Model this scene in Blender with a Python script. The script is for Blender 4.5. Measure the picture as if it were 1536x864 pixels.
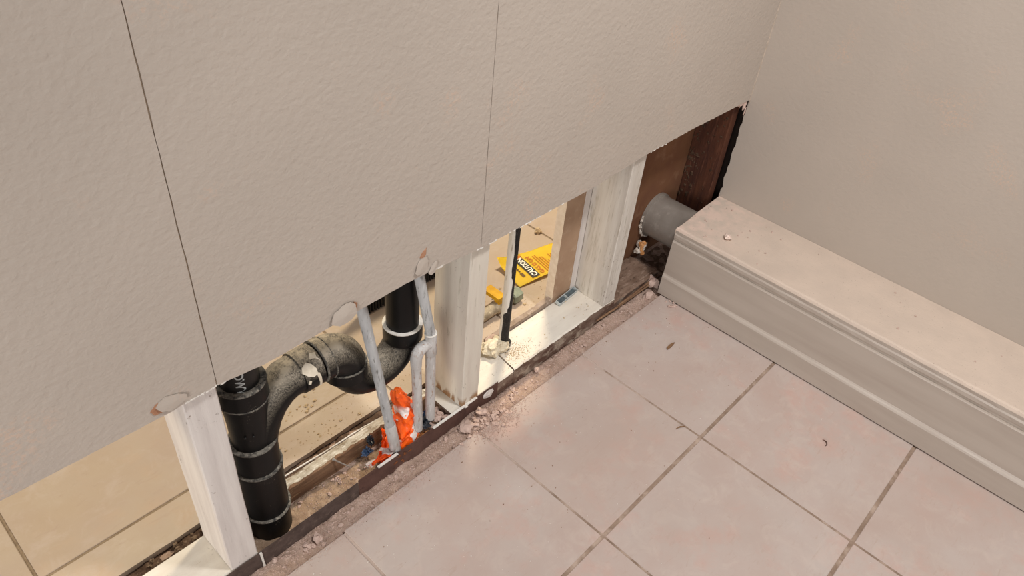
import bpy, bmesh, math, random
from mathutils import Vector, Matrix, noise

for o in list(bpy.data.objects): bpy.data.objects.remove(o, do_unlink=True)
S = bpy.context.scene
COL = S.collection
random.seed(7)

# ------------------------------------------------------------------ camera
cam_d = bpy.data.cameras.new('camera'); cam = bpy.data.objects.new('camera', cam_d); COL.objects.link(cam)
cam.location = (-0.96521, -0.28910, 1.08258)
cam.rotation_mode = 'XYZ'; cam.rotation_euler = (0.877461, -0.085164, -0.811330)
cam_d.sensor_width = 36; cam_d.lens = 1102.33 / 1536 * 36; cam_d.clip_start = .01
S.camera = cam
# ------------------------------------------------------------------ world, lights, exposure
W = bpy.data.worlds.new('world'); S.world = W; W.use_nodes = True
W.node_tree.nodes['Background'].inputs[0].default_value = (1.0, 1.01, 1.03, 1)
W.node_tree.nodes['Background'].inputs[1].default_value = .50
def area(name, loc, target, size, power, col):
    d = bpy.data.lights.new(name, 'AREA'); d.shape = 'DISK'; d.size = size; d.energy = power; d.color = col
    o = bpy.data.objects.new(name, d); COL.objects.link(o); o.location = loc
    o.rotation_euler = (Vector(target) - Vector(loc)).to_track_quat('-Z', 'Y').to_euler(); return o
dl = bpy.data.lights.new('ceiling_downlight', 'SPOT'); dl.energy = 108; dl.color = (1, 1.0, 1.01); dl.spot_size = math.radians(98); dl.spot_blend = 1; dl.shadow_soft_size = .11
dlo = bpy.data.objects.new('ceiling_downlight', dl); COL.objects.link(dlo); dlo.location = (-.02, -.50, 2.05)
dlo.rotation_euler = (Vector((-.02, -.15, 0)) - dlo.location).to_track_quat('-Z', 'Y').to_euler()
area('near_room_left_fill', (-2.8, -1.0, .85), (.4, .0, .05), 1.0, 36, (1, 1.01, 1.03))  # fill lamp added out of view to brighten right wall and stud sides
area('far_room_light', (.62, .95, 1.75), (.25, .65, 0), .25, 38, (1, .87, .64))
area('far_room_light_by_stud', (-2.2, .78, 1.0), (-.8, .5, .1), .35, 10.5, (1, .85, .58))
S.view_settings.view_transform = 'Standard'; S.view_settings.look = 'None'
S.view_settings.gamma = 1; S.view_settings.use_curve_mapping = False
S.view_settings.exposure = -0.07

# ------------------------------------------------------------------ helpers
def tag(o, label=None, cat=None, group=None, kind=None):
    if label: o['label'] = label
    if cat: o['category'] = cat
    if group: o['group'] = group
    if kind: o['kind'] = kind
    return o
def link(name, me, mats, parent=None):
    o = bpy.data.objects.new(name, me); COL.objects.link(o)
    if mats is not None:
        for m in (mats if isinstance(mats, (list, tuple)) else [mats]): me.materials.append(m)
    if parent: o.parent = parent
    return o
def obj(name, bm, mats, parent=None, smooth=False, angle=None):
    me = bpy.data.meshes.new(name)
    bmesh.ops.recalc_face_normals(bm, faces=bm.faces)
    bm.to_mesh(me); bm.free()
    if smooth:
        for p in me.polygons: p.use_smooth = True
        if angle: me.set_sharp_from_angle(angle=math.radians(angle))
    return link(name, me, mats, parent)
def empty(name, loc=(0, 0, 0)):
    o = bpy.data.objects.new(name, None); COL.objects.link(o); o.location = loc; o.empty_display_size = .02; return o
def keep(o, parent):            # parent that keeps world coordinates
    o.parent = parent; o.matrix_parent_inverse = Matrix.Translation(parent.location).inverted(); return o
def box(bm, x0, x1, y0, y1, z0, z1, bev=0, mat=0):
    vs = [bm.verts.new(c) for c in [(x0,y0,z0),(x1,y0,z0),(x1,y1,z0),(x0,y1,z0),(x0,y0,z1),(x1,y0,z1),(x1,y1,z1),(x0,y1,z1)]]
    fs = [bm.faces.new([vs[i] for i in f]) for f in [(3,2,1,0),(4,5,6,7),(0,1,5,4),(1,2,6,5),(2,3,7,6),(3,0,4,7)]]
    for f in fs: f.material_index = mat
    if bev:
        es = list({e for f in fs for e in f.edges})
        bmesh.ops.bevel(bm, geom=es, offset=bev, segments=1, affect='EDGES', profile=.5)
    return fs
def bxo(name, dims, mats, parent=None, bev=.001):
    bm = bmesh.new(); box(bm, *dims, bev=bev); return obj(name, bm, mats, parent)
def prism_y(bm, prof, y0, y1, n=1, jit=None):       # closed (x,z) profile extruded along y
    rings = []
    for i in range(n + 1):
        y = y0 + (y1 - y0) * i / n
        rings.append([bm.verts.new(jit(k, x, y, z) if jit else (x, y, z)) for k, (x, z) in enumerate(prof)])
    m = len(prof)
    for a, b in zip(rings, rings[1:]):
        for k in range(m): bm.faces.new((a[k], a[(k+1) % m], b[(k+1) % m], b[k]))
    bm.faces.new(rings[0]); bm.faces.new(rings[-1][::-1])
def slab_xz(bm, poly, y0, y1):                      # closed (x,z) outline with thickness in y
    a = [bm.verts.new((x, y0, z)) for x, z in poly]; b = [bm.verts.new((x, y1, z)) for x, z in poly]
    bm.faces.new(a); bm.faces.new(b[::-1]); n = len(poly)
    for k in range(n): bm.faces.new((a[k], b[k], b[(k+1) % n], a[(k+1) % n]))
def slab_xy(bm, poly, z0, z1):
    a = [bm.verts.new((x, y, z0)) for x, y in poly]; b = [bm.verts.new((x, y, z1)) for x, y in poly]
    bm.faces.new(a); bm.faces.new(b[::-1]); n = len(poly)
    for k in range(n): bm.faces.new((a[k], b[k], b[(k+1) % n], a[(k+1) % n]))
def tube(bm, pts, rad, seg=20, caps=True, wob=0, seed=0, mat=0):
    pts = [Vector(p) for p in pts]
    if not isinstance(rad, (list, tuple)): rad = [rad] * len(pts)
    t0 = (pts[1] - pts[0]).normalized()
    ref = Vector((0, 1, 0)) if abs(t0.y) < .8 else Vector((1, 0, 0))
    u = t0.cross(ref).normalized(); rings = []
    for i, p in enumerate(pts):
        t = ((pts[min(i+1, len(pts)-1)] - pts[max(i-1, 0)])).normalized()
        u = (u - t * u.dot(t)).normalized(); v = t.cross(u)
        ring = []
        for k in range(seg):
            a = 2*math.pi*k/seg; r = rad[i]
            d = u*math.cos(a) + v*math.sin(a)
            if wob: r *= 1 + wob*noise.noise((p + d*rad[i])*90 + Vector((seed, 0, 0)))
            ring.append(bm.verts.new(p + d*r))
        rings.append(ring)
    for a, b in zip(rings, rings[1:]):
        for k in range(seg): bm.faces.new((a[k], a[(k+1) % seg], b[(k+1) % seg], b[k])).material_index = mat
    if caps:
        bm.faces.new(rings[0]).material_index = mat; bm.faces.new(rings[-1][::-1]).material_index = mat
def arc(c, r, a0, a1, n, y):                        # points on an arc in the xz plane
    return [(c[0] + r*math.cos(math.radians(a0 + (a1-a0)*i/n)), y, c[1] + r*math.sin(math.radians(a0 + (a1-a0)*i/n))) for i in range(n+1)]
def lathe_z(bm, cx, cy, prof, seg=32):              # (r,z) list revolved about a vertical axis
    rings = [[bm.verts.new((cx + r*math.cos(2*math.pi*k/seg), cy + r*math.sin(2*math.pi*k/seg), z)) for k in range(seg)] for r, z in prof]
    for a, b in zip(rings, rings[1:]):
        for k in range(seg): bm.faces.new((a[k], a[(k+1) % seg], b[(k+1) % seg], b[k]))
    bm.faces.new(rings[0]); bm.faces.new(rings[-1][::-1])
def ring_on(bm, p0, p1, r0, r1, seg=28):            # raised band between two points
    p0 = Vector(p0); p1 = Vector(p1); d = (p1-p0)
    e = d.normalized() * min(.0015, d.length*.3)
    tube(bm, [p0, p0+e, p1-e, p1], [r0, r1, r1, r0], seg)
def lump(bm, c, r, sub=2, amp=.35, freq=1.0, sc=(1, 1, 1), seed=0):
    res = bmesh.ops.create_icosphere(bm, subdivisions=sub, radius=1)
    for v in res['verts']:
        d = v.co.normalized(); n = 1 + amp*noise.noise(d*freq*1.6 + Vector((seed*3.7, seed, -seed))) * 1.6
        v.co = Vector(c) + Vector((d.x*sc[0], d.y*sc[1], d.z*sc[2])) * r * n
    return res['verts']
def bed(name, x0, x1, y0, y1, zf, nx, ny, mat, parent=None):   # uneven ground grid with a skirt below
    bm = bmesh.new(); g = []
    for i in range(nx+1):
        row = []
        for j in range(ny+1):
            x = x0 + (x1-x0)*i/nx; y = y0 + (y1-y0)*j/ny
            row.append(bm.verts.new((x, y, zf(x, y))))
        g.append(row)
    for i in range(nx):
        for j in range(ny): bm.faces.new((g[i][j], g[i+1][j], g[i+1][j+1], g[i][j+1]))
    ring = [g[i][0] for i in range(nx+1)] + [g[nx][j] for j in range(1, ny+1)] + [g[i][ny] for i in range(nx-1, -1, -1)] + [g[0][j] for j in range(ny-1, 0, -1)]
    low = [bm.verts.new((v.co.x, v.co.y, -.03)) for v in ring]; n = len(ring)
    for k in range(n): bm.faces.new((ring[k], low[k], low[(k+1) % n], ring[(k+1) % n]))
    bm.faces.new(low)
    return obj(name, bm, mat, parent, smooth=True)
def text_mesh(body, size, extr=0, bold=0):
    c = bpy.data.curves.new('txt', 'FONT'); c.body = body; c.size = size; c.extrude = extr; c.offset = bold
    c.align_x = 'LEFT'; c.resolution_u = 3
    o = bpy.data.objects.new('txt', c); COL.objects.link(o)
    dg = bpy.context.evaluated_depsgraph_get(); me = bpy.data.meshes.new_from_object(o.evaluated_get(dg))
    bpy.data.objects.remove(o); bpy.data.curves.remove(c); return me
def n3(x, y, z, f, s=0): return noise.noise(Vector((x*f+s, y*f-s, z*f+2*s)))

# ------------------------------------------------------------------ materials
def lin(h):
    h = h.lstrip('#'); c = [int(h[i:i+2], 16)/255 for i in (0, 2, 4)]
    return tuple(v/12.92 if v <= .04045 else ((v+.055)/1.055)**2.4 for v in c) + (1,)
class NM:
    def __init__(s, name, rough=.6, metal=0, spec=.3):
        s.m = bpy.data.materials.new(name); s.m.use_nodes = True; s.t = s.m.node_tree; s.n = s.t.nodes
        s.b = s.n['Principled BSDF']; s.b.inputs['Roughness'].default_value = rough; s.b.inputs['Metallic'].default_value = metal
        s.b.inputs['Specular IOR Level'].default_value = spec
        s.tc = s.n.new('ShaderNodeTexCoord'); s.h = None
    def L(s, a, b): s.t.links.new(a, b)
    def noise(s, scale, detail=4, rough=.55, stretch=None, seed=0, dist=0, rot=None):
        mp = s.n.new('ShaderNodeMapping'); s.L(s.tc.outputs['Object'], mp.inputs[0])
        mp.inputs['Location'].default_value = (seed*1.37, seed*.71, seed*2.1)
        if stretch: mp.inputs['Scale'].default_value = stretch
        if rot: mp.inputs['Rotation'].default_value = rot
        t = s.n.new('ShaderNodeTexNoise'); t.inputs['Scale'].default_value = scale; t.inputs['Detail'].default_value = detail
        t.inputs['Roughness'].default_value = rough; t.inputs['Distortion'].default_value = dist
        s.L(mp.outputs[0], t.inputs['Vector']); return t.outputs['Fac']
    def ramp(s, fac, a, b, ca=(0, 0, 0, 1), cb=(1, 1, 1, 1)):
        r = s.n.new('ShaderNodeValToRGB'); r.color_ramp.elements[0].position = a; r.color_ramp.elements[1].position = b
        r.color_ramp.elements[0].color = ca; r.color_ramp.elements[1].color = cb; s.L(fac, r.inputs[0]); return r.outputs[0]
    def mix(s, fac, a, b):
        x = s.n.new('ShaderNodeMix'); x.data_type = 'RGBA'
        if isinstance(fac, (int, float)): x.inputs[0].default_value = fac
        else: s.L(fac, x.inputs[0])
        for v, i in ((a, 6), (b, 7)):
            if isinstance(v, tuple): x.inputs[i].default_value = v
            else: s.L(v, x.inputs[i])
        return x.outputs[2]
    def math(s, op, a, b):
        x = s.n.new('ShaderNodeMath'); x.operation = op; x.use_clamp = True
        for v, i in ((a, 0), (b, 1)):
            if isinstance(v, (int, float)): x.inputs[i].default_value = v
            else: s.L(v, x.inputs[i])
        return x.outputs[0]
    def sep(s, out, k):
        x = s.n.new('ShaderNodeSeparateXYZ'); s.L(out, x.inputs[0]); return x.outputs[k]
    def normal_z(s):
        g = s.n.new('ShaderNodeNewGeometry'); return s.sep(g.outputs['Normal'], 2)
    def color(s, c):
        if isinstance(c, tuple): s.b.inputs['Base Color'].default_value = c
        else: s.L(c, s.b.inputs['Base Color'])
        return s
    def bump(s, h, strength=.4, dist=.002):
        x = s.n.new('ShaderNodeBump'); x.inputs['Strength'].default_value = strength; x.inputs['Distance'].default_value = dist
        s.L(h, x.inputs['Height'])
        if s.h: s.L(s.h, x.inputs['Normal'])
        s.h = x.outputs[0]; s.L(s.h, s.b.inputs['Normal']); return s
    def random(s): return s.n.new('ShaderNodeObjectInfo').outputs['Random']
M = {}
WALLC = '#b2a598'
def m_wall(name, tex, col=WALLC):
    m = NM(name, .55, spec=.25)
    c = m.mix(m.ramp(m.noise(5, 3), .3, .7), lin(col), tuple(v*.94 for v in lin(col)[:3]) + (1,))
    sc = m.math('MULTIPLY', m.ramp(m.noise(9, 2, seed=3), .60, .72), m.ramp(m.noise(260, 3, seed=5), .5, .62))
    c = m.mix(m.math('MULTIPLY', sc, .35), c, lin('#cfa88c'))
    m.color(c)
    m.bump(m.noise(120, 2, .45, stretch=(1, 1, 1.25), dist=.25, rot=(0, .5, 0)), tex, .0024)
    m.bump(m.noise(700, 2), tex*.25, .0006); return m.m
M['wall'] = m_wall('greige_textured_paint', .44)
M['wall_s'] = m_wall('greige_smooth_paint', .16)
def m_trim():
    m = NM('greige_trim_paint', .42, spec=.35)
    m.color(m.mix(m.ramp(m.noise(6, 3, stretch=(6, .6, 6)), .35, .7), lin('#b3a699'), lin('#a99b8e')))
    m.bump(m.noise(90, 3, stretch=(6, .25, 6)), .18, .0010); return m.m
M['trim'] = m_trim()
def m_ledge():
    m = NM('dusty_ledge_paint', .7, spec=.2)
    c = m.mix(m.ramp(m.noise(14, 4), .35, .65), lin('#c2b0a0'), lin('#cab7a6'))
    y = m.sep(m.tc.outputs['Object'], 1)
    d = m.math('MULTIPLY', m.ramp(y, .15, .30), m.ramp(m.noise(38, 5), .38, .62))
    c = m.mix(d, c, lin('#d9bfae')); c = m.mix(m.ramp(m.noise(420, 2), .70, .74), c, lin('#8b7767'))
    m.color(c); m.bump(m.noise(120, 4), .35, .0015); return m.m
M['ledge'] = m_ledge()
def m_tile(name, a, b, cc, rnd=.10):
    m = NM(name, .8, spec=.12); pale = '#c6b7ab'
    c = m.mix(m.ramp(m.noise(7, 6, .6), .32, .68), lin(a), lin(b))
    c = m.mix(m.ramp(m.noise(11, 5, .65, seed=4), .52, .75), c, lin(cc))
    c = m.mix(m.math('MULTIPLY', m.ramp(m.noise(24, 5, .7, seed=9, dist=.6), .50, .76), .5), c, lin(pale))
    c = m.mix(m.math('MULTIPLY', m.ramp(m.noise(70, 4, .7, seed=13, stretch=(.4, 1.6, 1), dist=1), .58, .72), .35), c, lin('#a8907f'))
    c = m.mix(m.math('MULTIPLY', m.ramp(m.noise(4.5, 3, .6, seed=21), .45, .7), .45), c, lin('#ab978b'))
    c = m.mix(m.math('MULTIPLY', m.random(), rnd), c, lin('#a98f7f'))
    m.color(c); m.bump(m.noise(60, 5, .6), .2, .0012); m.bump(m.noise(350, 3, .6), .12, .0006); return m.m
M['tile'] = m_tile('pinkish_beige_tile', '#b8aaa1', '#b49f94', '#be9d90')
M['ftile'] = m_tile('tan_tile', '#b9a995', '#b39f88', '#bca48a')
def m_simple(name, cols, scale, rough=.7, bump=.3, bscale=None, bd=.002, metal=0, spec=.25, lo=.35, hi=.65, stretch=None):
    m = NM(name, rough, metal, spec); c = m.mix(m.ramp(m.noise(scale, 5, .6, stretch=stretch), lo, hi), lin(cols[0]), lin(cols[1]))
    for k, q in enumerate(cols[2:]): c = m.mix(m.ramp(m.noise(scale*(1.7+k), 5, .65, seed=k+5, stretch=stretch), .56, .70), c, lin(q))
    m.color(c)
    if bump: m.bump(m.noise(bscale or scale*3, 4, .6, stretch=stretch), bump, bd)
    return m.m
def m_grout():
    m = NM('sanded_grout', .92, spec=.1)
    c = m.mix(m.ramp(m.noise(40, 5, .65), .38, .62), lin('#9a8473'), lin('#857060'))
    c = m.mix(m.ramp(m.noise(28, 4, .6, seed=5), .5, .64), c, lin('#b09b8b'))
    y = m.sep(m.tc.outputs['Object'], 1)
    d = m.math('MULTIPLY', m.ramp(y, .02, .26), m.ramp(m.noise(22, 4, seed=8), .28, .5))
    m.color(m.mix(d, c, lin('#bba79a'))); m.bump(m.noise(500, 4), .5, .001); return m.m
M['grout'] = m_grout()
M['fgrout'] = m_simple('tan_grout', ['#96836c', '#84715c', '#a8947c'], 60, .9, .5, 500, .001)
M['slab'] = m_simple('dusty_mortar', ['#b69c8c', '#a08675', '#c8b0a2', '#8a6f60'], 55, .95, .8, 180, .004)
M['bed'] = m_simple('dirty_mortar', ['#a88f78', '#8f755f', '#bba18c', '#7a614f'], 45, .95, .8, 160, .004)
M['darkbed'] = m_simple('dark_debris_bed', ['#6b5546', '#4c3a2f', '#8b7362'], 60, .95, 1, 160, .005)
M['chunk'] = m_simple('pink_plaster_crumb', ['#c9afa1', '#b89b8c', '#d8c2b6'], 120, .95, .5, 600, .001)
M['gapstone'] = m_simple('brown_gap_stone', ['#8d7762', '#6b5747', '#a8927b'], 90, .95, .5, 400, .001)
M['palechip'] = m_simple('pale_pink_chip', ['#e0cbbd', '#d5bcac'], 120, .9, .3, 400, .0008)
M['whitechunk'] = m_simple('white_plaster', ['#d9cfc2', '#c2b3a3', '#a08774'], 90, .95, .5, 400, .001)
M['tanchunk'] = m_simple('tan_plaster_crumb', ['#cfb896', '#b99f7c', '#8f7658'], 90, .95, .5, 400, .001)
def m_paintwood(name, base, alt, wear, wear_lo=.63, bare=None, stretch=(3, 3, .22), scale=45):
    m = NM(name, .6, spec=.25)
    c = m.mix(m.ramp(m.noise(scale*.5, 4, stretch=stretch), .35, .68), lin(base), lin(alt))
    c = m.mix(m.math('MULTIPLY', m.ramp(m.noise(scale*1.6, 5, .7, stretch=stretch, seed=3), wear_lo, wear_lo+.08), .75), c, lin(wear))
    c = m.mix(m.math('MULTIPLY', m.ramp(m.noise(170, 5, .7, seed=8, stretch=(1, 1, .6)), .60, .66), m.ramp(m.noise(16, 3, .6, seed=14, stretch=(1, 1, .5)), .56, .62)), c, lin('#6a5848'))
    if bare:
        z = m.sep(m.tc.outputs['Object'], 2)
        k = m.math('MULTIPLY', m.ramp(z, .040, .052, (1, 1, 1, 1), (0, 0, 0, 1)), m.ramp(m.noise(40, 4, stretch=(1.5, 1.5, .5), seed=2), .47, .52))
        c = m.mix(k, c, m.mix(m.noise(60, 4, stretch=(4, 4, .3)), lin('#7c5b41'), lin('#a8835f')))
    m.color(c); m.bump(m.noise(scale*3, 4, stretch=stretch), .3, .0012); m.bump(m.noise(400, 3), .15, .0005); return m.m
M['stud'] = m_paintwood('worn_white_stud_paint', '#d3cac2', '#c3b9b2', '#a39a93', .66)
M['stud_bare'] = m_paintwood('worn_white_paint_bare_foot', '#d3cabb', '#c8bcae', '#9f937f', .60, bare=True)
M['stud_scuff'] = m_paintwood('scuffed_white_paint', '#cdc5ba', '#beb4a8', '#a59a8a', .56, bare=None)
M['plate_top'] = m_paintwood('cream_plate_paint', '#d8cfc1', '#cdc2b4', '#b9a893', .62, stretch=(.5, 2, 2))
def m_front():
    m = NM('stained_plate_edge', .75, spec=.2)
    c = m.mix(m.ramp(m.noise(40, 5, .6, stretch=(.5, 1, 1.5)), .4, .6), lin('#7b675a'), lin('#5a4237'))
    c = m.mix(m.ramp(m.noise(30, 5, .7, stretch=(.6, 1, 1), seed=6), .50, .60), c, lin('#a0907f'))
    m.color(c); m.bump(m.noise(140, 4, stretch=(.3, 1, 1)), .5, .002); return m.m
M['plate_front'] = m_front()
M['rust'] = m_simple('rusty_painted_strip', ['#574740', '#41332d', '#68564d'], 50, .65, .4, 160, .0015, spec=.4)
M['rust2'] = m_simple('rust_brown_strip', ['#4f352d', '#5d4138', '#412a24'], 45, .65, .4, 160, .0015, spec=.4)
M['rustspot'] = m_simple('orange_rust', ['#8a5533', '#6b3d26'], 160, .9, .3, 400, .001)
M['white'] = m_simple('white_paint_edge', ['#e2dcd3', '#cfc6bb'], 200, .6, .3, 400, .0008)
M['oldwood'] = m_simple('weathered_wood', ['#8a6a50', '#6b4e3a', '#a58564'], 30, .85, .6, 120, .002, stretch=(.25, 2, 2))
M['raggedtop'] = m_simple('flaking_white_wood', ['#c4baa9', '#8d7d68', '#6a5643', '#d9d2c6'], 70, .85, .8, 160, .003, stretch=(.5, 1.5, 1))
M['darkwood'] = m_simple('dark_red_brown_wood', ['#54301f', '#3b2018', '#6a4230'], 26, .7, .5, 120, .002, stretch=(2, 2, .25))
M['cobweb'] = m_simple('grey_dust_clump', ['#5a4434', '#38271c'], 200, .95, .5, 500, .001)
M['paper'] = m_simple('brown_drywall_paper', ['#775238', '#6d4833', '#805d45'], 14, .8, .15, 300, .0006)
M['paper_bounce'] = m_simple('bounce_lit_drywall_paper', ['#a78a70', '#9b7d64', '#b29880'], 20, .8, .15, 300, .0006)  # paler copy of the brown paper, bounce light put into its colour
M['gypsum'] = m_simple('cut_gypsum_core', ['#dcc9b2', '#cfb9a0'], 70, .9, .4, 300, .001)
M['dirtyplank'] = m_simple('dirty_bare_plank', ['#8b7261', '#6f5747', '#a08877', '#4a382d'], 40, .95, .8, 160, .003, stretch=(.6, 1.4, 1))
M['remnant'] = m_simple('stained_drywall_edge', ['#a08c7d', '#86725f', '#b8a698'], 40, .85, .4, 200, .001)
M['void'] = m_simple('gap_shade_dark', ['#2a1d16', '#1d1410'], 30, .9, .2, 100, .002)  # near-black colour standing in for shade in the corner gap
def m_abs():
    m = NM('dusty_black_abs', .42, spec=.2)
    d = m.math('MULTIPLY', m.ramp(m.normal_z(), .05, .85), m.ramp(m.noise(420, 4, .8), .36, .62))
    top = m.math('MULTIPLY', m.ramp(m.normal_z(), .45, .9), m.ramp(m.noise(55, 5, .7, seed=9), .36, .56))
    d = m.math('MAXIMUM', d, top)
    d2 = m.ramp(m.noise(420, 3, .7, seed=4), .62, .70)
    big = m.ramp(m.noise(34, 4, .6, seed=2), .55, .70)
    f = m.math('MAXIMUM', m.math('MULTIPLY', d, .80), m.math('MULTIPLY', m.math('MULTIPLY', d2, big), .6))
    m.color(m.mix(f, lin('#0e0d0d'), lin('#c2b39d')))
    r = m.mix(f, (.38,)*3 + (1,), (.9,)*3 + (1,)); m.L(r, m.b.inputs['Roughness'])
    m.bump(m.noise(500, 3), .12, .0005); return m.m
M['abs'] = m_abs()
M['abs_clean'] = m_simple('black_abs', ['#0c0c0c', '#131212'], 60, .35, .1, 300, .0005, spec=.35)
M['lip'] = m_simple('scuffed_hub_lip', ['#7d766b', '#2a2826', '#a59c8d'], 150, .7, .4, 400, .0008)
M['cream_paint'] = m_simple('cream_paint_drip', ['#ddd0bb', '#cdbfa8'], 120, .5, .2, 300, .0008)
M['copper'] = m_simple('grey_white_painted_copper', ['#b6b5b3', '#a09f9d', '#c6c4c0', '#6f6c67'], 40, .5, .3, 220, .001, stretch=(2, 2, .35))
M['copper2'] = m_simple('white_painted_copper', ['#c0bbb6', '#aaa49f', '#cfcac4', '#94745f'], 40, .5, .35, 200, .0012, stretch=(2, 2, .5))
M['gasblack'] = m_simple('black_iron', ['#1c1a19', '#2b2826', '#4b443e'], 120, .6, .4, 300, .001)
M['gaswhite'] = m_simple('peeling_white_coat', ['#ddd6ca', '#cdc5b8', '#a89c8b'], 55, .6, .4, 200, .0012, stretch=(2, 2, .35))
M['mudlump'] = m_simple('cream_joint_mud', ['#ddd1ba', '#c9b99d', '#9d8566'], 70, .85, .7, 220, .003)
M['galv'] = m_simple('galvanised_duct', ['#958b81', '#857b71', '#a0968b'], 22, .42, .15, 120, .0008, metal=.25, spec=.5)
M['zinc'] = m_simple('zinc_clip', ['#b9bdbb', '#a4a8a6', '#cfd2d0'], 120, .5, .2, 300, .0006, metal=.1)
M['zincdark'] = m_simple('dark_zinc_base', ['#5f686b', '#4b5355'], 120, .5, .2, 300, .0006)  # darker zinc for the base of the clip
M['dirtyorange'] = m_simple('orange_insulation', ['#b3743f', '#d09a67', '#8c5430'], 120, .9, .6, 400, .002)
def m_bag():
    m = NM('orange_plastic_film', .38, spec=.5)
    p = m.ramp(m.noise(38, 2, .4, seed=2, dist=.6), .525, .55)
    z = m.sep(m.tc.outputs['Object'], 2)
    p = m.math('MULTIPLY', p, m.ramp(z, .10, .115, (1, 1, 1, 1), (0, 0, 0, 1)))
    c = m.mix(m.ramp(m.noise(25, 3), .35, .65), lin('#ff6a14'), lin('#f45a16'))
    m.color(m.mix(p, c, lin('#e9ddd6'))); m.b.inputs['Subsurface Weight'].default_value = 0
    m.bump(m.noise(110, 3), .4, .003); return m.m
M['bag'] = m_bag()
M['blacktape'] = m_simple('black_plastic', ['#14161b', '#20242d'], 60, .35, .4, 160, .003, spec=.5)
M['bluetape'] = m_simple('blue_plastic', ['#2c4468', '#5a6a80', '#1a2233'], 90, .4, .4, 160, .003)
M['yellow'] = m_simple('yellow_tag_card', ['#ffe650', '#ffdc3c'], 8, .5, 0)
M['valveyellow'] = m_simple('yellow_valve_handle', ['#d7a31a', '#c08c14'], 60, .4, .1, 200, .0005)
M['valvebody'] = m_simple('dusty_valve_body', ['#b7a68c', '#8e7f69', '#c9b99c'], 70, .6, .3, 200, .001)
M['valvenut'] = m_simple('green_grey_nut', ['#9a9f88', '#7f8572'], 80, .5, .2, 200, .001)
M['tagblack'] = m_simple('black_print', ['#2b241d', '#332b22'], 30, .5, 0)
M['tagwhite'] = m_simple('white_print', ['#f4efe2', '#eee8d8'], 30, .5, 0)
M['tagbrown'] = m_simple('brown_orange_print', ['#d07a1c', '#c06f1a'], 30, .5, 0)
M['tagbrown2'] = m_simple('dark_brown_print', ['#6a4a1a', '#5c3f17'], 30, .5, 0)
M['blackrib'] = m_simple('black_ribbed_plastic', ['#1d1a17', '#2a2621'], 40, .6, .1, 200, .0005)
M['nail'] = m_simple('grey_nail_steel', ['#b9b2aa', '#8f877f'], 200, .4, .2, 500, .0004, metal=.6)
M['bark'] = m_simple('brown_wood_chip', ['#8b6a4c', '#6d4f38'], 200, .9, .5, 500, .001)
M['flakeback'] = m_simple('orange_brown_torn_paper', ['#ab7f63', '#9c6f54', '#b89378'], 90, .95, .6, 300, .001)
M['flake'] = m_simple('pale_paint_flake', ['#bfaea0', '#b3a293'], 60, .6, .2, 200, .0008)
M['caulk'] = m_simple('corner_caulk', ['#b8a796', '#a99988'], 60, .7, .6, 160, .002)

# ------------------------------------------------------------------ setting: near floor
T = .305; YT = .2975; B = .2948; WX = .534; Y0 = .329; YS = .342
floor = bxo('floor', (-2.2, .7, -1.9, .4675, -.05, -.012), M['slab'], bev=0)
tag(floor, 'beige square tile floor of the near room', kind='structure')
gb = bxo('grout', (-2.2, B+.006, -1.9, YT-.002, -.0119, -.0014), M['grout'], floor, 0)
for i in range(-7, 1):
    for j in range(-6, 1):
        x0 = i*T + .0022; x1 = (i+1)*T - .0022; y0 = j*T + .0033; y1 = (j+1)*T - .0033
        if j == 0: y1 = YT + .002*math.sin(i*2.3)
        if i == 0: x1 = B + .005
        x0 = max(x0, -2.19); y0 = max(y0, -1.89)
        dz = .0004*math.sin(i*3+j*5)
        bxo('tile', (x0, x1, y0, y1, -.0118, dz), M['tile'], floor, .0009)
def trench_z(x, y):
    z = -.0085 + .004*n3(x, y, 0, 30) + .003*n3(x, y, 0, 90, 3)
    z += .010*math.exp(-((x+.275)/.06)**2) * (1 if y < .33 else .5)
    return min(z, -.0005 if y < .302 else .01)
tb = bed('mortar_bed', -1.0, .34, YT+.003, .3405, trench_z, 260, 9, M['slab'], floor)
def hollow_z(x, y):
    return -.007 + .005*n3(x, y, 0, 22, 5) + .004*n3(x, y, 0, 70, 1) - .004*max(0, (y-.385)/.02)
bed('mortar_bed', -.733, -.331, .3425, .406, hollow_z, 110, 18, M['bed'], floor)
bed('mortar_bed', -2.0, .35, .4255, .4665, lambda x, y: -.010+.006*n3(x, y, 0, 60, 2), 300, 8, M['darkbed'], floor)
bed('mortar_bed', .166, .56, .343, .424, lambda x, y: (.016 if x < .345+.012*n3(0, y, 0, 60) else -.012)+.004*n3(x, y, 0, 60, 2), 90, 20, M['dirtyplank'], floor)
# far room floor
ff = bxo('floor', (-2.6, 2.0, .4685, 3.0, -.05, -.0119), M['fgrout'], bev=0)
tag(ff, 'tan tile floor of the room behind the open wall', kind='structure')
gb = bxo('grout', (-2.6, 2.0, .472, 3.0, -.0118, -.0020), M['fgrout'], ff, 0)
def ragged_tile(x0, x1, y0, y1):
    pts = [(x0 + (x1-x0)*k/14, y0 + .0022*n3(x0+(x1-x0)*k/14, 0, 0, 80)) for k in range(15)] + [(x1, y1), (x0, y1)]
    bm = bmesh.new(); slab_xy(bm, pts, -.0117, 0.0); return obj('tile', bm, M['ftile'], ff)
FX = .311
for i in range(-5, 6):
    x0 = -.047 + i*FX + .0025; x1 = x0 + FX - .005
    ragged_tile(x0, x1, .467 - .012*max(0, min(1, (x0+.6)/.25))*(x0 < 0), .5366-.0028)
    for j in range(0, 5):
        bxo('tile', (x0, x1, .5366+j*FX+.0028, .5366+(j+1)*FX-.0028, -.0117, .0003*math.sin(i*2+j)), M['ftile'], ff, .0009)

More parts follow.
